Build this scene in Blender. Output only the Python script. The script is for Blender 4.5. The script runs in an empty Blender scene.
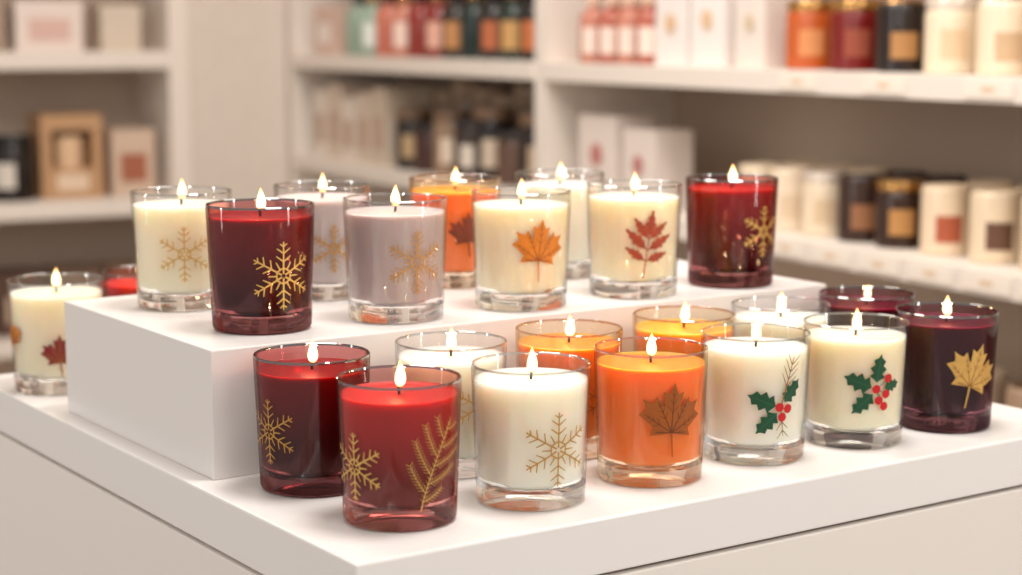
import bpy, bmesh, math, random
from mathutils import Vector, Matrix
from mathutils.geometry import delaunay_2d_cdt
random.seed(4)
scene = bpy.context.scene
coll = scene.collection
try:
    scene.view_settings.view_transform = 'Standard'
    scene.view_settings.look = 'None'
except Exception as e:
    print(e)

CAM_Z = 1.181
TABLE_Z = 0.85
RISER_H = 0.098
TA = math.radians(34.4)      # table rotation
SA = math.radians(27.8)      # shelving rotation
C0 = (-0.2206, 1.302)

# ------------------------------------------------------------ materials
def srgb(c):
    out = []
    for v in c:
        v = v / 255.0
        out.append(v / 12.92 if v <= 0.04045 else ((v + 0.055) / 1.055) ** 2.4)
    return (out[0], out[1], out[2], 1.0)

MATS = {}
def mat(name, col, rough=0.5, metal=0.0, sss=0.0, sss_scale=0.01, radius=(1, .5, .3), spec=0.5, noise=0.06, nscale=30, low=None, height=0.085):
    """procedural principled material; low = bottom colour, painting in how flame glow fades down the wax"""
    if name in MATS:
        return MATS[name]
    m = bpy.data.materials.new(name)
    m.use_nodes = True
    nt = m.node_tree
    b = nt.nodes['Principled BSDF']
    c = srgb(col)
    tc = nt.nodes.new('ShaderNodeTexCoord')
    nz = nt.nodes.new('ShaderNodeTexNoise')
    nz.inputs['Scale'].default_value = nscale
    nz.inputs['Detail'].default_value = 3
    nt.links.new(tc.outputs['Object'], nz.inputs['Vector'])
    mx = nt.nodes.new('ShaderNodeMix')
    mx.data_type = 'RGBA'
    k = 1 - noise
    mx.inputs[6].default_value = (c[0] * k, c[1] * k, c[2] * k, 1)
    mx.inputs[7].default_value = (min(1, c[0] * (1 + noise)), min(1, c[1] * (1 + noise)), min(1, c[2] * (1 + noise)), 1)
    nt.links.new(nz.outputs['Fac'], mx.inputs[0])
    src = mx.outputs[2]
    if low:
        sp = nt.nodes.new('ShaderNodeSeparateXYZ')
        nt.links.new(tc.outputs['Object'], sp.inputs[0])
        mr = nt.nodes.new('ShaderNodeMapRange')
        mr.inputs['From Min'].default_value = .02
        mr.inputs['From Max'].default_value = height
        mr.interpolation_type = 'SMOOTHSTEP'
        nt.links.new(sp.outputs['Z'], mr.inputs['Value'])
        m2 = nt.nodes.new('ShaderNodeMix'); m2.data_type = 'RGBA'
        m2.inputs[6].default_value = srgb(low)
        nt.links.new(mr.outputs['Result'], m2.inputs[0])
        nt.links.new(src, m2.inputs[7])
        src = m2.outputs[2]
    nt.links.new(src, b.inputs['Base Color'])
    b.inputs['Roughness'].default_value = rough
    b.inputs['Metallic'].default_value = metal
    b.inputs['Specular IOR Level'].default_value = spec
    if sss > 0:
        b.inputs['Subsurface Weight'].default_value = sss
        b.inputs['Subsurface Radius'].default_value = radius
        b.inputs['Subsurface Scale'].default_value = sss_scale
    MATS[name] = m
    return m

def glass_wall(name, tint, edge, fmax=.6, fmin=.042):
    """thin glass: clear face-on, absorbing at grazing angle (longer path in the glass), Schlick reflection"""
    if name in MATS:
        return MATS[name]
    m = bpy.data.materials.new(name)
    m.use_nodes = True
    nt = m.node_tree
    nt.nodes.clear()
    out = nt.nodes.new('ShaderNodeOutputMaterial')
    tr = nt.nodes.new('ShaderNodeBsdfTransparent')
    gl = nt.nodes.new('ShaderNodeBsdfGlossy')
    gl.inputs['Roughness'].default_value = 0.03
    lw = nt.nodes.new('ShaderNodeLayerWeight')
    lw.inputs['Blend'].default_value = 0.5
    ramp = nt.nodes.new('ShaderNodeValToRGB')
    ramp.color_ramp.elements[0].position = 0.6
    ramp.color_ramp.elements[0].color = srgb(tint)
    ramp.color_ramp.elements[1].position = 1.0
    ramp.color_ramp.elements[1].color = srgb(edge)
    nt.links.new(lw.outputs['Facing'], ramp.inputs['Fac'])
    nt.links.new(ramp.outputs['Color'], tr.inputs['Color'])
    pw = nt.nodes.new('ShaderNodeMath'); pw.operation = 'POWER'; pw.inputs[1].default_value = 4.5
    nt.links.new(lw.outputs['Facing'], pw.inputs[0])
    ma = nt.nodes.new('ShaderNodeMath'); ma.operation = 'MULTIPLY_ADD'
    ma.inputs[1].default_value = fmax; ma.inputs[2].default_value = fmin
    nt.links.new(pw.outputs[0], ma.inputs[0])
    mx = nt.nodes.new('ShaderNodeMixShader')
    nt.links.new(ma.outputs[0], mx.inputs['Fac'])
    nt.links.new(tr.outputs[0], mx.inputs[1])
    nt.links.new(gl.outputs[0], mx.inputs[2])
    nt.links.new(mx.outputs[0], out.inputs['Surface'])
    MATS[name] = m
    return m

def glass_base(name, tint, clear=.12):
    """thick base: refractive glass blended with a little straight-through glass so light pools under it"""
    if name in MATS:
        return MATS[name]
    m = bpy.data.materials.new(name)
    m.use_nodes = True
    nt = m.node_tree
    nt.nodes.clear()
    out = nt.nodes.new('ShaderNodeOutputMaterial')
    g = nt.nodes.new('ShaderNodeBsdfGlass')
    g.inputs['Color'].default_value = srgb(tint)
    g.inputs['Roughness'].default_value = 0.0
    g.inputs['IOR'].default_value = 1.5
    tr = nt.nodes.new('ShaderNodeBsdfTransparent')
    tr.inputs['Color'].default_value = srgb(tint)
    mx = nt.nodes.new('ShaderNodeMixShader')
    mx.inputs['Fac'].default_value = clear
    nt.links.new(g.outputs[0], mx.inputs[1])
    nt.links.new(tr.outputs[0], mx.inputs[2])
    nt.links.new(mx.outputs[0], out.inputs['Surface'])
    MATS[name] = m
    return m

def flame_mat():
    m = bpy.data.materials.new('flame_emission')
    m.use_nodes = True
    nt = m.node_tree
    nt.nodes.clear()
    out = nt.nodes.new('ShaderNodeOutputMaterial')
    em = nt.nodes.new('ShaderNodeEmission')
    tc = nt.nodes.new('ShaderNodeTexCoord')
    sp = nt.nodes.new('ShaderNodeSeparateXYZ')
    ramp = nt.nodes.new('ShaderNodeValToRGB')
    e = ramp.color_ramp.elements
    e[0].position = 0.0; e[0].color = (1.0, 0.34, 0.06, 1)
    e[1].position = 1.0; e[1].color = (1.0, 0.42, 0.10, 1)
    n = ramp.color_ramp.elements.new(0.20); n.color = (1.0, 0.80, 0.44, 1)
    n = ramp.color_ramp.elements.new(0.66); n.color = (1.0, 0.80, 0.42, 1)
    nt.links.new(tc.outputs['Generated'], sp.inputs[0])
    nt.links.new(sp.outputs['Z'], ramp.inputs['Fac'])
    nt.links.new(ramp.outputs['Color'], em.inputs['Color'])
    em.inputs['Strength'].default_value = 3.5
    nt.links.new(em.outputs[0], out.inputs['Surface'])
    return m
FLAME = flame_mat()

# ------------------------------------------------------------ mesh helpers
def link(o, parent=None):
    coll.objects.link(o)
    if parent is not None:
        o.parent = parent
    return o

def obj(name, me, parent=None, loc=(0, 0, 0), rot=0.0):
    o = bpy.data.objects.new(name, me)
    o.location = loc
    o.rotation_euler = (0, 0, rot)
    return link(o, parent)

def empty(name, loc, rot=0.0, label=None, category=None, group=None):
    o = bpy.data.objects.new(name, None)
    o.empty_display_size = 0.02
    o.location = loc
    o.rotation_euler = (0, 0, rot)
    coll.objects.link(o)
    tag(o, label, category, group)
    return o

def tag(o, label=None, category=None, group=None, kind=None):
    if label: o['label'] = label
    if category: o['category'] = category
    if group: o['group'] = group
    if kind: o['kind'] = kind

def lathe(name, prof, mats, midx=None, seg=64, sharp=35):
    bm = bmesh.new()
    rings = []
    for r, z in prof:
        if r < 1e-6:
            rings.append([bm.verts.new((0, 0, z))])
        else:
            rings.append([bm.verts.new((r * math.cos(2 * math.pi * i / seg), r * math.sin(2 * math.pi * i / seg), z)) for i in range(seg)])
    for k in range(len(rings) - 1):
        a, b = rings[k], rings[k + 1]
        mi = midx[k] if midx else 0
        for i in range(seg):
            j = (i + 1) % seg
            if len(a) == 1 and len(b) == 1:
                continue
            if len(a) == 1:
                f = bm.faces.new((a[0], b[j], b[i]))
            elif len(b) == 1:
                f = bm.faces.new((a[i], a[j], b[0]))
            else:
                f = bm.faces.new((a[i], a[j], b[j], b[i]))
            f.material_index = mi
            f.smooth = True
    bmesh.ops.recalc_face_normals(bm, faces=bm.faces)
    me = bpy.data.meshes.new(name)
    bm.to_mesh(me)
    bm.free()
    for m in mats:
        me.materials.append(m)
    try:
        me.set_sharp_from_angle(angle=math.radians(sharp))
    except Exception:
        pass
    return me

def box_mesh(name, x0, x1, y0, y1, z0, z1, m, bev=0.001, segs=2):
    bm = bmesh.new()
    bmesh.ops.create_cube(bm, size=1.0)
    for v in bm.verts:
        v.co = Vector((x0 + (v.co.x + .5) * (x1 - x0), y0 + (v.co.y + .5) * (y1 - y0), z0 + (v.co.z + .5) * (z1 - z0)))
    if bev > 0:
        bmesh.ops.bevel(bm, geom=list(bm.edges), offset=bev, segments=segs, affect='EDGES', profile=0.6)
    me = bpy.data.meshes.new(name)
    bm.to_mesh(me)
    bm.free()
    me.materials.append(m)
    return me

# ------------------------------------------------------------ printed motifs (flat shapes wrapped on the glass)
RB, RT, ZB, ZT = 0.0393, 0.0425, 0.013, 0.0975
def r_at(z):
    return RB + (RT - RB) * (z - ZB) / (ZT - ZB)

class Decal:
    def __init__(self):
        self.v = []; self.f = []; self.mi = []; self.off = []
    def stroke(self, p0, p1, w0, w1=None, mi=0, off=0.0):
        if w1 is None: w1 = w0
        d = Vector((p1[0] - p0[0], p1[1] - p0[1]))
        L = d.length
        if L < 1e-7: return
        d /= L
        nrm = Vector((-d.y, d.x))
        n = max(1, int(L / 0.0015))
        base = len(self.v)
        for i in range(n + 1):
            t = i / n
            c = Vector((p0[0], p0[1])) + d * L * t
            w = (w0 + (w1 - w0) * t) / 2
            for s in (-1, 1):
                q = c + nrm * w * s
                self.v.append((q.x, q.y)); self.off.append(off)
        for i in range(n):
            a = base + 2 * i
            self.f.append((a, a + 2, a + 3, a + 1)); self.mi.append(mi)
    def poly(self, pts, mi=0, off=0.0, grid=0.003):
        n = len(pts)
        vs = []; es = []
        for i in range(n):
            p = Vector(pts[i]); q = Vector(pts[(i + 1) % n])
            k = max(1, int((q - p).length / grid))
            for j in range(k):
                vs.append(p + (q - p) * j / k)
        m = len(vs)
        es = [(i, (i + 1) % m) for i in range(m)]
        xs = [p.x for p in vs]; ys = [p.y for p in vs]
        def inside(x, y):
            c = False
            for i in range(n):
                x1, y1 = pts[i]; x2, y2 = pts[(i + 1) % n]
                if (y1 > y) != (y2 > y) and x < (x2 - x1) * (y - y1) / (y2 - y1) + x1:
                    c = not c
            return c
        x = min(xs) + grid * .5
        while x < max(xs):
            y = min(ys) + grid * .5
            while y < max(ys):
                if inside(x, y): vs.append(Vector((x, y)))
                y += grid
            x += grid
        r = delaunay_2d_cdt(vs, es, [], 1, 1e-7)
        base = len(self.v)
        for c in r[0]:
            self.v.append((c.x, c.y)); self.off.append(off)
        for f in r[2]:
            self.f.append(tuple(base + i for i in f)); self.mi.append(mi)
    def mesh(self, name, ang, zc, mats):
        me = bpy.data.meshes.new(name)
        co = []
        for (u, v), o in zip(self.v, self.off):
            z = zc + v
            r = r_at(z) + 0.00025 + o
            a = ang + u / r_at(zc)
            co.append((r * math.cos(a), r * math.sin(a), z))
        me.from_pydata(co, [], self.f)
        for m in mats: me.materials.append(m)
        for p, mi in zip(me.polygons, self.mi): p.material_index = mi
        me.update()
        return me

def rot2(p, a):
    return (p[0] * math.cos(a) - p[1] * math.sin(a), p[0] * math.sin(a) + p[1] * math.cos(a))

def snowflake(R, w=0.0012, style=0):
    d = Decal()
    for k in range(6):
        a = k * math.pi / 3 + math.pi / 2
        def P(r, t=0.0):
            return rot2((r, t), a)
        d.stroke(P(R * .06), P(R), w, w * .8)
        arms = ((.42, .26), (.66, .24), (.86, .13))
        if style == 2:
            arms = ((.34, .18), (.50, .30), (.68, .26), (.85, .15))
        for rr, ln in arms:
            for s in (-1, 1):
                d.stroke(P(R * rr), P(R * (rr + ln * .62), s * R * ln * .85), w * .9, w * .6)
        b = a + math.pi / 3
        q0 = P(R * .24); q1 = rot2((R * .24, 0), b)
        d.stroke(q0, q1, w * .9)
        if style >= 1:
            c0 = rot2((R * .22, 0), a + math.pi / 6); c1 = rot2((R * .46, 0), a + math.pi / 6)
            d.stroke(c0, c1, w, w * .6)
    return d

MAPLE = [(0, 1), (.07, .84), (.15, .70), (.31, .76), (.28, .58), (.24, .34), (.36, .46), (.48, .62), (.55, .46), (.70, .48), (.88, .54), (.80, .40), (.76, .26), (.98, .12), (.76, -.02), (.54, -.20), (.62, -.42), (.30, -.37), (.05, -.34)]
def maple(S, tilt=0.0):
    d = Decal()
    pts = [(x, y) for x, y in MAPLE] + [(-x, y) for x, y in reversed(MAPLE[1:])]
    T = lambda x, y: rot2((x * S * .92, y * S), tilt)
    d.poly([T(x, y) for x, y in pts], 0)
    d.stroke(T(0, -.30), T(.09, -.98), .0016, .0010)
    b = (0, -.32)
    for q in ((0, .85), (.44, .50), (-.44, .50), (.80, .14), (-.80, .14), (.48, -.32), (-.48, -.32)):
        d.stroke(T(*b), T(*q), .0008, .0004, mi=1, off=.00012)
        dx, dy = q[0] - b[0], q[1] - b[1]
        a = math.atan2(dy, dx); L = math.hypot(dx, dy)
        for t in (.45, .65, .82):
            for s in (-1, 1):
                k = L * .20 * (1.15 - t)  / .7
                p = (b[0] + dx * t, b[1] + dy * t)
                d.stroke(T(*p), T(p[0] + math.cos(a + s * .7) * k, p[1] + math.sin(a + s * .7) * k), .0005, .0003, mi=1, off=.00012)
    return d

def leaflet(d, p, ang, L, W, mi=0, vein=1):
    """pointed leaflet with a toothed outline"""
    n = 9
    up = []; dn = []
    for i in range(n + 1):
        t = i / n
        w = W * .5 * (math.sin(t / .42 * math.pi / 2) if t < .42 else ((1 - t) / .58) ** .85) if 0 < t < 1 else 0.0
        w *= 1.22 if i % 2 == 0 else .80
        sh = .04 * L if (i % 2 == 0 and 0 < i < n) else 0
        up.append((L * t + sh, w)); dn.append((L * t + sh, -w))
    pts = up + dn[-2:0:-1]
    pts = [rot2(q, ang) for q in pts]
    pts = [(q[0] + p[0], q[1] + p[1]) for q in pts]
    d.poly(pts, mi, grid=0.0025)
    e = rot2((L * .85, 0), ang)
    d.stroke(p, (p[0] + e[0], p[1] + e[1]), .0006, .0003, mi=vein, off=.00012)

def ash_leaf(S):
    d = Decal()
    tilt = math.radians(-8)
    d.stroke(rot2((0, -S * 1.10), tilt), rot2((0, .5 * S), tilt), .0012, .0008)
    for t, L, aa, W in ((-.52, .78, 64, .30), (-.16, .96, 53, .34), (.20, .82, 42, .30)):
        for s in (-1, 1):
            b = rot2((0, t * S), tilt)
            dr = math.pi / 2 + tilt - s * math.radians(aa)
            q = (b[0] + math.cos(dr) * .05 * S, b[1] + math.sin(dr) * .05 * S)
            d.stroke(b, q, .0011)
            leaflet(d, q, dr, L * S, W * S)
    leaflet(d, rot2((0, .28 * S), tilt), math.pi / 2 + tilt, .90 * S, .34 * S)
    return d

def sprig(S):
    """fir branch: bent stem, alternating side branches with many thin needles"""
    d = Decal()
    N = 20
    stem = [((.10 + .45 * (t / N) ** 1.6 - .35 * (1 - t / N)) * S, (-1.0 + 2.0 * t / N) * S) for t in range(N + 1)]
    for a, b in zip(stem, stem[1:]):
        d.stroke(a, b, .0009, .0007)
    def needles(path, nl):
        for i in range(1, len(path)):
            p, q = path[i - 1], path[i]
            a = math.atan2(q[1] - p[1], q[0] - p[0])
            k = nl * (1 - .25 * i / len(path))
            for s in (-1, 1):
                b = a + s * math.radians(48)
                d.stroke(q, (q[0] + math.cos(b) * k, q[1] + math.sin(b) * k), .00045, .00025)
    for i, (idx, L) in enumerate(((2, .56), (4, .76), (6, .86), (8, .90), (10, .88), (12, .82), (14, .70), (16, .54), (18, .36))):
        s = 1 if i % 2 else -1
        p = stem[idx]
        a = math.atan2(stem[idx + 1][1] - p[1], stem[idx + 1][0] - p[0]) + s * math.radians(54)
        n = max(4, int(L * S / .0023))
        path = [p]
        for k in range(n):
            aa = a - s * .30 * k / n
            path.append((path[-1][0] + math.cos(aa) * L * S / n, path[-1][1] + math.sin(aa) * L * S / n))
        for u, v in zip(path, path[1:]):
            d.stroke(u, v, .0005)
        needles(path, .15 * S)
    needles(stem[1:], .13 * S)
    return d

def holly(S, twig=True):
    # slots: 0 green, 1 vein, 2 red, 3 brown-gold
    d = Decal()
    def hl(p, ang, L, W):
        half = [(0, 0), (.10, .40), (.20, 1.0), (.32, .55), (.48, 1.08), (.60, .54), (.76, .78), (.86, .24), (1, 0)]
        pts = [(x * L, y * W / 2) for x, y in half] + [(x * L, -y * W / 2) for x, y in reversed(half[1:-1])]
        pts = [rot2(q, ang) for q in pts]
        pts = [(q[0] + p[0], q[1] + p[1]) for q in pts]
        d.poly(pts, 0, grid=.0025)
        e = rot2((L * .85, 0), ang)
        d.stroke(p, (p[0] + e[0], p[1] + e[1]), .0006, .0003, mi=1, off=.00012)
    hl((-.16 * S, .06 * S), math.radians(158), .98 * S, .60 * S)
    hl((-.12 * S, -.16 * S), math.radians(224), .94 * S, .54 * S)
    if twig:
        hl((.12 * S, .18 * S), math.radians(50), .90 * S, .50 * S)
    else:
        hl((.0, .22 * S), math.radians(82), .94 * S, .54 * S)
        hl((.30 * S, .02 * S), math.radians(14), .62 * S, .42 * S)
    if twig:
        tx, ty = .42, 1.60
        d.stroke((0, 0), (tx * S, ty * S), .0010, .0006, mi=3, off=.00015)
        for t in (.42, .56, .70, .84):
            p = (tx * S * t, ty * S * t)
            for s in (-1, 1):
                q = rot2((.46 * S, 0), math.radians(75 + s * 36))
                e = (p[0] + q[0], p[1] + q[1])
                d.stroke(p, e, .0008, .0004, mi=3, off=.00015)
        d.stroke((0, 0), (.12 * S, -.9 * S), .0009, .0005, mi=3, off=.00005)
        for t in (.5, .8):
            p = (.12 * S * t, -.9 * S * t)
            for s in (-1, 1):
                q = rot2((.32 * S, 0), math.radians(-84 + s * 40))
                d.stroke(p, (p[0] + q[0], p[1] + q[1]), .0008, .0004, mi=3, off=.00005)
    bs = ((-.04, .02), (.26, -.04), (.06, -.30)) if twig else ((0, .0), (.36, -.18), (.10, -.38), (.42, .34), (.30, -.58))
    for bx, by in bs:
        n = 14
        rr = .145 * S
        d.stroke((0, 0), (bx * S, by * S), .0006, .0005, mi=1, off=.0001)
        d.poly([(bx * S + rr * math.cos(2 * math.pi * i / n), by * S + rr * math.sin(2 * math.pi * i / n)) for i in range(n)], 2, off=.0002, grid=.002)
    return d

GOLD = mat('gold_foil', (216, 170, 92), .36, .30, nscale=200, noise=.12)
GOLD2 = mat('antique_gold_foil', (186, 136, 60), .4, .15, nscale=200, noise=.15)
GOLDV = mat('gold_vein', (150, 98, 40), .4, .2)
AMBER = mat('amber_leaf_print', (206, 122, 26), .45, .05, nscale=90, noise=.3)
AMBERV = mat('amber_leaf_vein', (140, 72, 16), .5)
BROWN = mat('bronze_leaf_print', (160, 82, 14), .45, .0, nscale=90, noise=.22)
BROWNV = mat('bronze_leaf_vein', (106, 48, 8), .5)
RUST = mat('rust_leaf_print', (158, 60, 30), .5, nscale=90, noise=.2)
RUSTV = mat('rust_leaf_vein', (108, 34, 16), .5)
RUSTB = mat('russet_leaf_print', (122, 46, 20), .5, nscale=90, noise=.25)
DRED = mat('crimson_leaf_print', (128, 20, 26), .5, nscale=90, noise=.2)
GREEN = mat('holly_green_print', (12, 72, 42), .45, nscale=120, noise=.2)
GREENV = mat('holly_vein_print', (50, 108, 70), .5)
BERRY = mat('berry_red_print', (196, 14, 24), .35)
TWIG = mat('twig_brown_print', (134, 90, 46), .5)

# ------------------------------------------------------------ candle
JAR_PROF = [(0, .0018), (.020, .0016), (.0320, .0002), (.0350, .0), (.0376, .0010), (.0389, .0032), (.0393, .013), (.0425, .0972), (.0424, .0984), (.0418, .0990), (.0411, .0986), (.0408, .0972), (.0377, .0185), (.0366, .0155), (.0325, .0136), (0, .0128)]
JAR_IDX = [1, 1, 1, 1, 1, 1, 0, 2, 2, 2, 2, 0, 1, 1, 1]
def glset(k, a, b, c, clear=.12):
    return (glass_wall(k + '_glass_wall', a, b), glass_base(k + '_glass_base', c, clear), glass_wall(k + '_glass_rim', b, b, .75, .30))
GL = {
    'clear': glset('clear', (254, 254, 254), (232, 232, 231), (255, 255, 254)),
    'red': glset('red', (250, 220, 217), (170, 96, 94), (226, 196, 194)),
    'wine': glset('wine', (240, 200, 200), (108, 54, 56), (186, 150, 152)),
    'orange': glset('orange', (254, 248, 238), (238, 204, 164), (255, 247, 238)),
    'mauve': glset('smoke', (253, 252, 252), (226, 222, 222), (254, 253, 253)),
    'plum': glset('plum', (228, 198, 206), (90, 56, 66), (176, 148, 156)),
}
JARS = {k: lathe('glass_jar_' + k, JAR_PROF, list(v), JAR_IDX) for k, v in GL.items()}

def wax_mesh(name, m, top):
    def ri(z): return .0377 + (.0408 - .0377) * (z - .0185) / (.0972 - .0185) - .0002
    prof = [(0, .0132), (.0320, .0140), (.0362, .0159), (ri(.0188), .0188), (ri(.04), .04), (ri(top - .001), top - .001), (ri(top), top + .0002), (ri(top) - .0012, top - .0006), (ri(top) - .006, top - .0012), (.012, top - .0016), (.003, top - .0012), (0, top - .0008)]
    return lathe(name, prof, [m], sharp=60)

WAX = {   # colour, sss radius, scale, glass, darker bottom (flame glow fading downward, painted in)
    'cream': ((254, 234, 204), (1, .72, .47), .026, 'clear', None),
    'ivory': ((254, 239, 220), (1, .76, .54), .026, 'clear', None),
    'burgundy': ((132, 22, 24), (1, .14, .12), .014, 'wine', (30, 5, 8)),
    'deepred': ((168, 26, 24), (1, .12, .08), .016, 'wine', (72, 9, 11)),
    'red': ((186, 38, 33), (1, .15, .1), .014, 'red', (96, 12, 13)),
    'mauve': ((194, 180, 178), (1, .85, .80), .010, 'mauve', None),
    'grey': ((206, 195, 192), (1, .85, .80), .010, 'mauve', None),
    'orange': ((248, 134, 36), (1, .38, .08), .024, 'orange', None),
    'pumpkin': ((240, 142, 56), (1, .38, .1), .024, 'orange', None),
    'amber': ((244, 164, 60), (1, .5, .1), .024, 'orange', None),
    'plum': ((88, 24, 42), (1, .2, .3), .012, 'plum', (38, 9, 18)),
}
WAXM = {}
def get_wax(k, top):
    key = (k, round(top, 4))
    if key not in WAXM:
        col, rad, sc, _, low = WAX[k]
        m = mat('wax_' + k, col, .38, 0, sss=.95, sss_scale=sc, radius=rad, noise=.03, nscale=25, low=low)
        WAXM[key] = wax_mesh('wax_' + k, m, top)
    return WAXM[key]

WICKM = mat('charred_wick', (36, 24, 20), .9)
def wick_mesh():
    bm = bmesh.new()
    pts = [(0, 0, 0), (0.0001, 0, .003), (.0004, .0001, .006), (.0009, .0002, .0085)]
    seg = 8
    rings = []
    for i, p in enumerate(pts):
        r = .0010 if i < 3 else .0007
        rings.append([bm.verts.new((p[0] + r * math.cos(2 * math.pi * k / seg), p[1] + r * math.sin(2 * math.pi * k / seg), p[2])) for k in range(seg)])
    for a, b in zip(rings, rings[1:]):
        for k in range(seg):
            bm.faces.new((a[k], a[(k + 1) % seg], b[(k + 1) % seg], b[k]))
    bm.faces.new(rings[-1]); bm.faces.new(list(reversed(rings[0])))
    me = bpy.data.meshes.new('wick'); bm.to_mesh(me); bm.free()
    me.materials.append(WICKM)
    return me
WICK = wick_mesh()
fl_prof = [(0, 0), (.0017, .0005), (.0030, .0019), (.0037, .0042), (.0037, .0066), (.0030, .0098), (.0019, .0128), (.0009, .0156), (0, .0176)]
FLM = lathe('flame', fl_prof, [FLAME], seg=20, sharp=180)
for v in FLM.vertices:
    v.co.x += .0005 * math.sin(v.co.z / .0176 * 3)

def candle(X, Y, level, wax, decals, label, top=.0876, group=None, fh=1.0, light=None, lit=True, scale=1.0):
    z = TABLE_Z + (RISER_H if level else 0)
    e = empty('candle', (X, Y, z), 0.0, label, 'candle', group)
    e.scale = (scale,) * 3
    obj('glass_jar', JARS[WAX[wax][3]], e)
    obj('wax', get_wax(wax, top), e)
    obj('wick', WICK, e, (0, 0, top - .0014), random.uniform(0, 6.28))
    to_cam = math.atan2(-Y, -X)
    for (d, nm, deg, zc, ms) in decals:
        me = d.mesh(nm, to_cam + math.radians(deg), zc, ms)
        obj(nm, me, e)
    if not lit:
        return e
    f = obj('flame', FLM, e, (.0006, 0, top + .0040), random.uniform(0, 6.28))
    f.scale = (min(1, fh + .1), min(1, fh + .1), fh)
    ld = bpy.data.lights.new('flame_light', 'POINT')
    ld.energy = light if light else (.10 if wax in ('cream', 'ivory', 'mauve', 'grey') else .12)
    ld.color = (1, .65, .33); ld.shadow_soft_size = .004
    lo = bpy.data.objects.new('flame_light', ld)
    lo.location = (0, 0, top + .0135)
    link(lo, e)
    return e

G_UP = 'lit candles on the raised plinth'
G_LO = 'candles on the display table'
SF = 'snowflake_print'; ML = 'maple_leaf_print'
# raised plinth
candle(-.2792, 1.5193, 1, 'cream', [(snowflake(.0235), SF, 2, .049, [GOLD])], 'lit cream candle in clear glass with pale gold snowflake', group=G_UP)
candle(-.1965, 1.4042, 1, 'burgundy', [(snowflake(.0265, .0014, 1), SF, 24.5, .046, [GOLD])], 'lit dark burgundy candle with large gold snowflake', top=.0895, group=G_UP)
candle(-.0940, 1.4551, 1, 'mauve', [(snowflake(.0260, .0011, 2), SF, 25, .050, [GOLD2])], 'lit mauve grey candle with ornate gold snowflake', group=G_UP)
candle(-.1662, 1.5797, 1, 'grey', [(snowflake(.0210, .0013), SF, 14, .046, [GOLD2])], 'lit pale grey candle with gold snowflake behind others', group=G_UP)
candle(-.0516, 1.6556, 1, 'orange', [(maple(.021), ML, 17, .050, [RUSTB, BROWNV])], 'lit orange candle with russet brown leaf print', group=G_UP)
candle(.0085, 1.5193, 1, 'cream', [(maple(.0265, math.radians(-6)), ML, 22, .052, [AMBER, AMBERV])], 'lit cream candle with amber maple leaf print', group=G_UP)
candle(.0467, 1.7138, 1, 'ivory', [], 'lit plain ivory candle at the back of the plinth', group=G_UP)
candle(.1089, 1.5903, 1, 'cream', [(ash_leaf(.0265), 'autumn_leaf_print', 18, .048, [RUST, RUSTV])], 'lit cream candle with rust red branching leaf print', group=G_UP)
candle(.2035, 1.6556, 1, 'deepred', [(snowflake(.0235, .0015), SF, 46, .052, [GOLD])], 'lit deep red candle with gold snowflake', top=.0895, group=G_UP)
# table, row against the plinth
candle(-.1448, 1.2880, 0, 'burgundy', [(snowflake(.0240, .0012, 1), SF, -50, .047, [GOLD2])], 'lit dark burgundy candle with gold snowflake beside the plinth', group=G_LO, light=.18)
candle(-.0454, 1.3416, 0, 'ivory', [(snowflake(.0220), SF, 30, .055, [GOLD])], 'lit ivory candle with gold snowflake against the plinth', group=G_LO)
candle(.0458, 1.4018, 0, 'pumpkin', [(snowflake(.022), SF, 40, .046, [BROWN])], 'lit pumpkin orange candle with bronze snowflake against the plinth', group=G_LO)
candle(.1433, 1.4730, 0, 'amber', [], 'lit amber candle standing against the plinth', group=G_LO)
candle(.2318, 1.5282, 0, 'ivory', [], 'lit plain ivory candle against the plinth', group=G_LO)
candle(.3184, 1.5933, 0, 'plum', [], 'lit dark plum candle at the end of the plinth', group=G_LO, fh=.7, light=.05, top=.0895)
# table, front row
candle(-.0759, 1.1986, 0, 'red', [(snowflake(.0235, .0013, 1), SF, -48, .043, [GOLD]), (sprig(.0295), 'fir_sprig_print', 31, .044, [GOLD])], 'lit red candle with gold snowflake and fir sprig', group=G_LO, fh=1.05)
candle(.0141, 1.2503, 0, 'ivory', [(snowflake(.0265, .0012, 1), SF, 28, .044, [GOLD2])], 'lit ivory candle with fine gold snowflake', group=G_LO, fh=1.05)
candle(.1038, 1.3156, 0, 'orange', [(maple(.0280, math.radians(-3)), ML, 23, .051, [BROWN, BROWNV])], 'lit bright orange candle with bronze maple leaf', group=G_LO)
candle(.1907, 1.3825, 0, 'ivory', [(holly(.0245, True), 'holly_print', 29, .046, [GREEN, GREENV, BERRY, TWIG])], 'lit ivory candle with holly, berries and brown twig', group=G_LO)
candle(.2788, 1.4363, 0, 'cream', [(holly(.0245, False), 'holly_print', 25, .050, [GREEN, GREENV, BERRY, TWIG])], 'lit cream candle with green holly and red berries', group=G_LO)
candle(.3662, 1.4943, 0, 'plum', [(maple(.0280, math.radians(-18)), ML, 34, .049, [GOLD, GOLDV])], 'lit dark plum candle with gold maple leaf', group=G_LO, top=.0895)
# behind the plinth end
candle(-.4216, 1.6516, 0, 'cream', [(maple(.019), ML, 2, .036, [DRED, GOLDV]), (maple(.015, .3), ML, -68, .050, [AMBER, AMBERV])], 'lit cream candle with crimson maple leaf beside plinth', group=G_LO, scale=1.04)
candle(-.3550, 1.7420, 0, 'red', [], 'lit red candle standing behind the plinth', group=G_LO)

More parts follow.
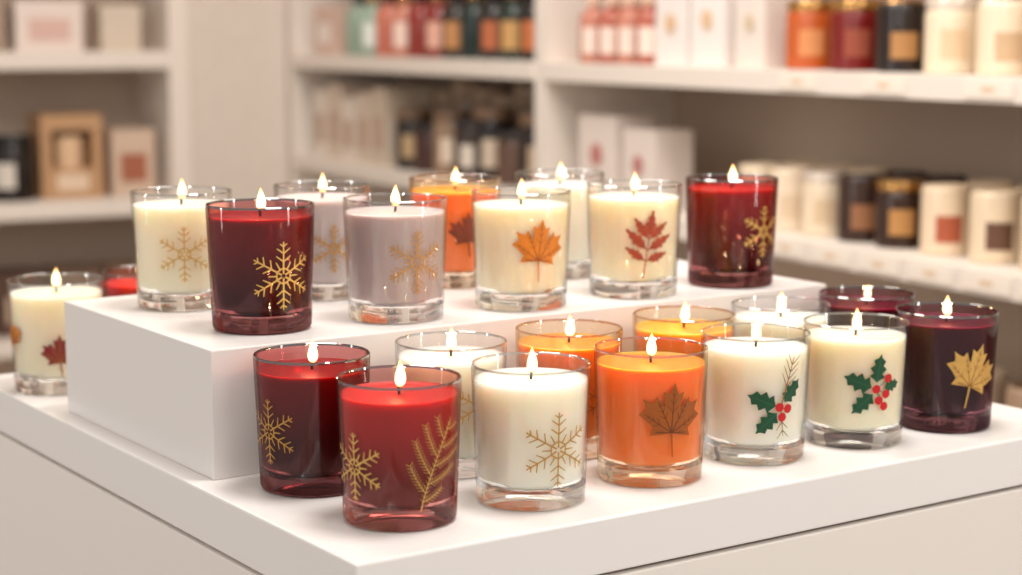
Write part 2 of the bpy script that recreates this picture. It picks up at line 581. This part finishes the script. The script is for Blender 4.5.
# ------------------------------------------------------------ display table + plinth
WHITE = mat('white_lacquer', (238, 234, 231), .22, noise=.01, nscale=4)
WHITE2 = mat('white_plinth_lacquer', (234, 229, 226), .28, noise=.01, nscale=4)
BODY = mat('white_cabinet_panel', (234, 227, 220), .5, noise=.01, nscale=4)
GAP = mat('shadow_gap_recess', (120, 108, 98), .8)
def tb(r, l):
    return (C0[0] + .825 * r - .565 * l, C0[1] + .565 * r + .825 * l)
r0, r1, l0, l1 = -.018, .70, -.245, .50
t = empty('display_table', tb(0, 0) + (0,), TA, 'white lacquered display table with thick top and panelled sides', 'table')
obj('table_top', box_mesh('table_top', r0, r1, l0, l1, TABLE_Z - .040, TABLE_Z, WHITE, .0018), t)
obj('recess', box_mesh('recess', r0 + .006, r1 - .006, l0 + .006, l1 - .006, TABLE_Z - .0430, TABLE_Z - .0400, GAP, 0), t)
obj('cabinet_body', box_mesh('cabinet_body', r0, r1, l0, l1, .06, TABLE_Z - .0430, BODY, .0015), t)
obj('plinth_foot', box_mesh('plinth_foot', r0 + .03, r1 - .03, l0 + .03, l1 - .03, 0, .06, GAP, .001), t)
p = obj('display_plinth', box_mesh('display_plinth', 0, .622, 0, .298, 0, RISER_H, WHITE2, .0012), None, tb(0, 0) + (TABLE_Z,), TA)
tag(p, 'low white rectangular plinth on the display table', 'plinth')

# ------------------------------------------------------------ shelving
def W(s, n, z=0.0):
    return (.653 - .466 * s + .885 * n, 2.3 + .885 * s + .466 * n, z)
SHELF = mat('shelf_cream_paint', (231, 220, 209), .5, noise=.02, nscale=5)
BACK = mat('shelf_back_panel', (192, 172, 154), .6, noise=.03, nscale=5)
org = W(0, 0)
u = empty('shelving_unit', org, SA, 'tall cream painted shelving unit stocked with candles and boxes', 'shelving unit')
obj('back_panel', box_mesh('back_panel', .29, .305, -1.0, 2.62, 0.05, 2.35, BACK, 0), u)
for s in (-1.0, 1.262, 2.58):
    obj('upright', box_mesh('upright', 0, .29, s, s + .042, 0, 2.35, SHELF, .001), u)
for z in (.06, .30, .59, .868, 1.121, 1.50, 1.90, 2.35):
    for a, b in ((-.958, 1.262), (1.304, 2.58)):
        obj('shelf_board', box_mesh('shelf_board', -.004, .29, a, b, z - .034, z, SHELF, .001), u)
u2 = empty('shelving_unit', W(2.624, -.262), SA, 'cream painted shelving unit with gift boxes and jars', 'shelving unit')
obj('back_panel', box_mesh('back_panel', -1.9, 0, .29, .305, .05, 2.35, BACK, 0), u2)
for n in (0, -1.0, -1.9):
    obj('upright', box_mesh('upright', n - .05, n, -.006, .29, 0, 2.35, SHELF, .001), u2)
for z in (.06, .44, .771, 1.130, 1.52, 1.92, 2.35):
    for a, b in ((-1.0, -.05), (-1.9, -1.05)):
        obj('shelf_board', box_mesh('shelf_board', a, b, -.008, .29, z - .042, z, SHELF, .001), u2)
col = obj('wall_corner', box_mesh('wall_corner', -.26, 0.0, 2.628, 2.93, 0, 2.8, mat('corner_paint', (216, 204, 192), .6), 0), None, org, SA)
tag(col, kind='structure')
WALL = mat('wall_paint', (206, 194, 182), .7, noise=.02, nscale=3)
w1 = obj('wall_right', box_mesh('wall_right', .31, .41, -1.6, 3.1, 0, 2.8, WALL, 0), None, org, SA); tag(w1, kind='structure')
w2 = obj('wall_back', box_mesh('wall_back', -3.4, .31, 2.94, 3.04, 0, 2.8, WALL, 0), None, org, SA); tag(w2, kind='structure')
fl = obj('floor', box_mesh('floor', -3.4, .41, -3.6, 3.04, -.08, 0, mat('floor_stone', (190, 178, 168), .45, nscale=6, noise=.08), 0), None, org, SA); tag(fl, kind='structure')
ce = obj('ceiling', box_mesh('ceiling', -3.4, .41, -3.6, 3.04, 2.8, 2.88, mat('ceiling_paint', (240, 236, 230), .8), 0), None, org, SA); tag(ce, kind='structure')

# ------------------------------------------------------------ shelf stock
def M(c, rough=.5, metal=0.0, tagn=''):
    return mat('stock_%d_%d_%d_%d%s' % (c[0], c[1], c[2], int(rough * 100), tagn), c, rough, metal, noise=.05)
LIDG = mat('brass_lid', (206, 156, 94), .16, .9)
LIDS = mat('pale_lid', (228, 212, 196), .2, .3)
for z, ss in ((.868, (-.06, .05, .16, .27, .38, .49, .60)), (1.121, (.06, .27, .47))):
    for s in ss:
        w = W(s, -.0062)
        e = empty('price_tag', (w[0], w[1], z - .017), SA - math.pi / 2, 'small cream price card on the shelf edge', 'price tag', 'price cards on the shelf edges')
        obj('card', box_mesh('card', -.046, .046, -.0008, .0012, -.011, .011, M((238, 226, 212)), 0), e)
        obj('price_band', box_mesh('price_band', -.012, .012, -.0013, -.0008, -.003, .004, M((220, 192, 162)), 0), e)

def curved_label(r, z0, z1, half, m, name='label'):
    vs = []; fs = []; n = 14
    for i in range(n + 1):
        a = -math.pi * .5 - half + 2 * half * i / n - .6
        for z in (z0, z1): vs.append(((r + .0006) * math.cos(a), (r + .0006) * math.sin(a), z))
    for i in range(n): fs.append((2 * i, 2 * i + 2, 2 * i + 3, 2 * i + 1))
    me = bpy.data.meshes.new(name); me.from_pydata(vs, [], fs); me.materials.append(m)
    return me

def s_jar(loc, r, h, c, lab=None, lid=None, label='', group=None, rough=.10):
    e = empty('jar_candle', loc, SA, label, 'candle', group)
    top = h
    if lid:
        top = h * .84
    prof = [(0, 0), (r * .92, 0), (r, r * .08), (r, top - r * .26), (r * .985, top - r * .14), (r * .93, top - r * .04), (r * .88, top), (r * .86, top), (r * .84, top - .010), (0, top - .010)]
    obj('jar_body', lathe('jar_body', prof, [M(c, rough)], seg=32), e)
    if lid:
        pl = [(0, top - .004), (r * .84, top - .004), (r * .98, top + .001), (r * .99, h - .005), (r * .95, h - .001), (r * .90, h), (0, h)]
        obj('lid', lathe('lid', pl, [lid], seg=32), e)
    if lab:
        obj('label_sticker', curved_label(r, h * .20, h * .58, .52, M(lab, .6)), e)
    return e

def s_bottle(loc, r, h, c, cap, lab=None, label='', group=None):
    e = empty('bottle', loc, SA, label, 'bottle', group)
    prof = [(0, 0), (r * .93, 0), (r, r * .1), (r, h * .66), (r * .85, h * .73), (r * .42, h * .78), (r * .40, h * .84), (0, h * .84)]
    obj('bottle_body', lathe('bottle_body', prof, [M(c, .10)], seg=28), e)
    pc = [(0, h * .83), (r * .5, h * .83), (r * .52, h * .99), (r * .46, h), (0, h)]
    obj('cap', lathe('cap', pc, [cap], seg=24), e)
    if lab:
        obj('label_sticker', curved_label(r, h * .14, h * .52, .8, M(lab, .6)), e)
    return e

def s_box(loc, w, d, h, c, lab=None, label='', group=None, face='n', lid=True, cat='box', name='gift_box', mark=None, band=None):
    rot = SA - math.pi / 2 if face == 'n' else SA
    e = empty(name, loc, rot, label, cat, group)
    hl = h * .28 if lid else 0
    if lid:
        obj('box_base', box_mesh('box_base', -w / 2 + .0015, w / 2 - .0015, 0, d, 0, h - hl, M(c, .55), .001), e)
        obj('box_lid', box_mesh('box_lid', -w / 2, w / 2, -.0015, d + .0015, h - hl, h, M(c, .5), .0012), e)
    else:
        obj('box_base', box_mesh('box_base', -w / 2, w / 2, 0, d, 0, h, M(c, .55), .001), e)
    if lab:
        obj('label_sticker', box_mesh('label_sticker', -w * .30, w * .30, -.0022, -.0012, h * .22, h * .64, M(lab, .6), 0), e)
    if mark:
        pr = [(0, 0), (w * .16, 0), (w * .16, .0012), (0, .0012)]
        o = obj('round_emblem', lathe('round_emblem', pr, [M(mark, .5)], seg=28), e, (0, -.0016, h * .55))
        o.rotation_euler = (math.pi / 2, 0, 0)
    if band:
        obj('printed_band', box_mesh('printed_band', -w * .26, w * .26, -.0014, -.0004, h * .18, h * .25, M(band, .6), 0), e)
    return e

def s_window_box(loc, w, d, h, c, label, group):
    e = empty('gift_box', loc, SA, label, 'box', group)
    m = M(c, .6); t = w * .16
    bm = bmesh.new()
    def add(x0, x1, y0, y1, z0, z1):
        r = bmesh.ops.create_cube(bm, size=1)
        for v in r['verts']:
            v.co = Vector((x0 + (v.co.x + .5) * (x1 - x0), y0 + (v.co.y + .5) * (y1 - y0), z0 + (v.co.z + .5) * (z1 - z0)))
    add(-w / 2, -w / 2 + t, 0, d, 0, h); add(w / 2 - t, w / 2, 0, d, 0, h)
    add(-w / 2 + t, w / 2 - t, 0, d, 0, h * .36); add(-w / 2 + t, w / 2 - t, 0, d, h * .82, h)
    add(-w / 2 + t, w / 2 - t, d * .6, d * .6 + .004, h * .36, h * .82)
    me = bpy.data.meshes.new('box_shell'); bm.to_mesh(me); bm.free(); me.materials.append(m)
    obj('box_shell', me, e)
    obj('label_sticker', box_mesh('label_sticker', -w * .26, w * .26, -.0012, -.0002, h * .10, h * .30, M((228, 202, 176)), 0), e)
    obj('boxed_candle', lathe('boxed_candle', [(0, h * .36), (w * .22, h * .36), (w * .23, h * .72), (w * .20, h * .74), (0, h * .74)], [M((226, 190, 152))], seg=28), e, (0, d * .30, 0))
    return e

# --- upper board of the long unit
Z1 = 1.121
g = 'jar candles on the upper shelf'
CR = (234, 214, 186); BK = (40, 30, 26)
for s, c, lb, lid, txt in ((.0, CR, (196, 166, 132), None, 'cream jar candle with tan label'),
                       (.105, CR, (204, 172, 136), None, 'cream jar candle with tan label'),
                       (.21, CR, (222, 192, 156), LIDS, 'cream jar candle with pale label and lid'),
                       (.315, BK, (176, 126, 74), None, 'black jar candle with gold label'),
                       (.42, (116, 28, 24), (150, 70, 48), LIDG, 'dark red jar candle with brass lid'),
                       (.53, (190, 90, 42), (214, 140, 86), LIDG, 'orange jar candle with brass lid')):
    s_jar(W(s, .062, Z1), .0375, .098 if lid is None else .105, c, lb, lid, txt, g)
    if s > 0:
        s_jar(W(s + .02, .160, Z1), .0375, .098 if lid is None else .105, c, None, lid, txt, g)
g = 'cartons on the upper shelf'
for s, w, h, c, mk in ((.645, .080, .13, (228, 216, 206), (212, 190, 160)), (.765, .098, .14, (238, 228, 222), (222, 188, 150)), (.875, .098, .13, (236, 226, 220), (220, 184, 146))):
    s_box(W(s, .03, Z1), w, .09, h, c, None, 'white carton with faint round gold emblem', g, 'n', False, 'box', 'carton', mk)
g = 'pink bottles on the upper shelf'
for i, s in enumerate((.965, 1.030, 1.095, 1.160)):
    s_bottle(W(s, .045, Z1), .026, .125, (192, 124, 104) if i % 2 else (176, 98, 80), M((224, 190, 166)), (238, 216, 202), 'dusty pink bottle with white label and cap', g)
    s_bottle(W(s + .02, .120, Z1), .026, .125, (192, 124, 104), M((224, 190, 166)), None, 'dusty pink bottle with white label and cap', g)
g = 'bottles on the upper shelf'
cols = [((36, 32, 30), (196, 110, 60)), ((34, 48, 42), (196, 150, 90)), ((36, 32, 30), (180, 100, 60)), ((30, 44, 40), None), ((44, 34, 30), (186, 130, 80)),
        ((132, 40, 34), (224, 170, 150)), ((142, 50, 42), None), ((198, 124, 102), (240, 210, 196)), ((196, 112, 90), None), ((150, 170, 152), (226, 232, 224)), ((146, 164, 146), None)]
for i, (c, lb) in enumerate(cols):
    s = 1.40 + i * .088
    nm = 'dark bottle with small gold label' if c[0] < 60 else ('green bottle with pale label' if c[1] > 150 else 'red bottle with pale label')
    s_bottle(W(s, .055, Z1), .033, .150, c, LIDG if i % 2 else M((40, 34, 32), .15), lb, nm, g)
    s_bottle(W(s + .03, .150, Z1), .033, .150, c, M((40, 34, 32), .15), None, nm, g)
s_box(W(2.44, .03, Z1), .13, .10, .12, (216, 184, 168), (240, 226, 216), 'blush pink lidded gift box with white label', 'gift boxes on the upper shelf')

# --- middle board of the long unit
Z2 = .868
g = 'jar candles on the middle shelf'
for s, c, lb, lid, txt in ((-.09, (60, 44, 38), (206, 176, 140), None, 'dark brown jar candle with tan label'),
                      (.02, (222, 200, 170), (96, 66, 50), None, 'cream jar candle with brown label'),
                      (.118, (230, 208, 178), (104, 70, 52), None, 'cream jar candle with dark brown label'),
                      (.218, (232, 208, 178), (176, 88, 58), None, 'cream jar candle with rust label'),
                      (.318, (56, 36, 28), (186, 134, 76), LIDG, 'dark brown jar candle with gold label'),
                      (.405, (60, 40, 32), (150, 100, 66), None, 'dark brown jar candle with tan label'),
                      (.495, (232, 212, 184), (216, 188, 154), LIDS, 'cream jar candle with pale lid'),
                      (.580, (232, 212, 186), (216, 192, 162), None, 'plain cream jar candle with pale label'),
                      (.665, (228, 208, 180), None, None, 'plain cream jar candle')):
    s_jar(W(s, .070, Z2), .0355, .098, c, lb, lid, txt, g)
    s_jar(W(s + .02, .170, Z2), .0355, .098, c, None, None, txt, g)
g = 'pale cartons on the middle shelf'
for s, mk, w, h in ((.975, (190, 126, 120), .105, .140), (1.12, (194, 126, 120), .13, .158)):
    s_box(W(s, .03, Z2), w, .08, h, (228, 214, 204), None, 'pale blush carton with faint pink emblem', g, 'n', False, 'box', 'carton', mk, (206, 160, 152))
g = 'lidded jars on the middle shelf'
jc = [((40, 32, 30), (196, 170, 140)), ((96, 70, 56), None), ((34, 28, 28), (206, 186, 164)), ((60, 44, 38), (226, 212, 196)), ((150, 122, 98), (226, 206, 184)), ((70, 40, 32), None), ((44, 34, 30), (190, 160, 120))]
for i, (c, lb) in enumerate(jc):
    s = 1.41 + i * .100
    s_jar(W(s, .07, Z2), .041, (.150, .110, .155, .125, .140, .105, .135)[i], c, lb, M((44, 36, 34)) if i % 2 else M((120, 92, 70)), 'lidded jar candle with small label', g)
    s_jar(W(s + .03, .18, Z2), .041, .175 + .012 * (i % 3), (150, 126, 104), None, M((176, 150, 124)), 'beige lidded jar candle at the back', g)
g = 'cartons on the middle shelf'
for i, s in enumerate((2.12, 2.21, 2.30, 2.39, 2.48)):
    s_box(W(s, .03, Z2), .082, .12, .18 - .014 * (i % 3), ((206, 188, 168), (214, 196, 178), (228, 214, 200), (216, 196, 178), (230, 216, 202))[i], (190, 160, 140), 'pale upright carton with small label', g, 'n', False, 'box', 'carton')
for s, c in ((-.10, (186, 160, 136)), (.03, (168, 140, 116)), (.16, (206, 186, 164)), (.29, (196, 170, 146)), (.42, (150, 124, 104))):
    s_jar(W(s, .08, .59), .046, .12, c, (226, 210, 190), None, 'beige jar candle on a low shelf', 'jar candles on the low shelf')

# --- second unit
def W2(n, d, z): return W(2.624 + d, -.262 + n, z)
ZA, ZB2, ZC = 1.130, .771, .44
s_box(W2(-.33, .04, ZA), .165, .14, .12, (232, 216, 206), (216, 180, 168), 'white lidded gift box with blush label', 'gift boxes on the wall shelf', 's')
s_box(W2(-.155, .04, ZA), .10, .12, .11, (214, 198, 180), None, 'beige lidded gift box', 'gift boxes on the wall shelf', 's')
s_box(W2(-.50, .04, ZA), .14, .12, .13, (160, 138, 120), (210, 190, 172), 'taupe lidded gift box with label', 'gift boxes on the wall shelf', 's')
s_window_box(W2(-.285, .04, ZB2), .150, .13, .205, (190, 148, 108), 'kraft gift box with candle in its window', 'gift boxes on the wall shelf')
s_box(W2(-.13, .05, ZB2), .11, .10, .165, (210, 184, 162), (166, 98, 72), 'small beige carton with rust label', 'gift boxes on the wall shelf', 's', False)
s_jar(W2(-.425, .07, ZB2), .052, .160, (40, 32, 30), (222, 212, 200), M((30, 26, 26), .15), 'black lidded jar candle with white label', 'black jars on the wall shelf')
s_jar(W2(-.545, .08, ZB2), .052, .160, (40, 32, 30), (222, 212, 200), M((30, 26, 26), .15), 'black lidded jar candle with white label', 'black jars on the wall shelf')
for i, n in enumerate((-.14, -.28, -.42, -.56)):
    s_box(W2(n, .05, ZC), .12, .14, .15, ((150, 118, 94), (120, 92, 74), (86, 58, 46), (70, 44, 36))[i], (196, 170, 146), 'brown lidded storage box on a low shelf', 'storage boxes on the low shelf', 's')

# ------------------------------------------------------------ lights
def area(name, loc, target, size, energy, color, sy=None):
    ld = bpy.data.lights.new(name, 'AREA')
    ld.energy = energy; ld.color = color; ld.size = size
    if sy:
        ld.shape = 'RECTANGLE'; ld.size_y = sy
    o = bpy.data.objects.new(name, ld)
    o.location = loc
    o.rotation_euler = (Vector(target) - Vector(loc)).to_track_quat('-Z', 'Y').to_euler()
    coll.objects.link(o)
area('ceiling_panel_light', (.30, 1.35, 2.72), (.1, 1.40, .85), .5, 27.5, (1, .965, .925))
area('ceiling_panel_light', (1.3, -.4, 2.4), (.1, 1.4, .85), .8, 11.5, (1, .965, .92))
area('shelf_fill_light', (-.3, 3.1, 2.72), (-.1, 3.4, .8), 1.2, 24, (1, .93, .86))  # added fill lights, unseen, to brighten the background shelves
area('shelf_fill_light', (-.4, 1.9, 2.2), (.5, 3.0, .95), .5, 13, (1, .94, .88))
area('highlight_strip_light', (-1.7, 1.15, 1.45), (0, 1.4, .95), .07, 5.0, (1, .98, .95), 1.2)  # unseen strips from here down, added for streak highlights on the jars
area('highlight_strip_light', (1.5, .75, 1.45), (0, 1.4, .95), .07, 6.0, (1, .98, .95), 1.2)
area('highlight_strip_light', (-.75, -.9, 1.75), (0, 2.4, 1.0), .16, 4, (1, .96, .92), .5)
wd = bpy.data.worlds.new('shop_ambient'); scene.world = wd
wd.use_nodes = True
wd.node_tree.nodes['Background'].inputs[0].default_value = (1, .96, .92, 1)
wd.node_tree.nodes['Background'].inputs[1].default_value = 0.55

# ------------------------------------------------------------ camera
cd = bpy.data.cameras.new('camera')
cam = bpy.data.objects.new('camera', cd)
cam.location = (0, 0, CAM_Z)
cam.rotation_euler = (math.radians(90 - 8.14), 0, 0)
cd.sensor_width = 36
cd.lens = 1800 / 1022 * 36
cd.dof.use_dof = True
cd.dof.focus_distance = 1.31
cd.dof.aperture_fstop = 4.4
cd.clip_start = .02
coll.objects.link(cam)
scene.camera = cam
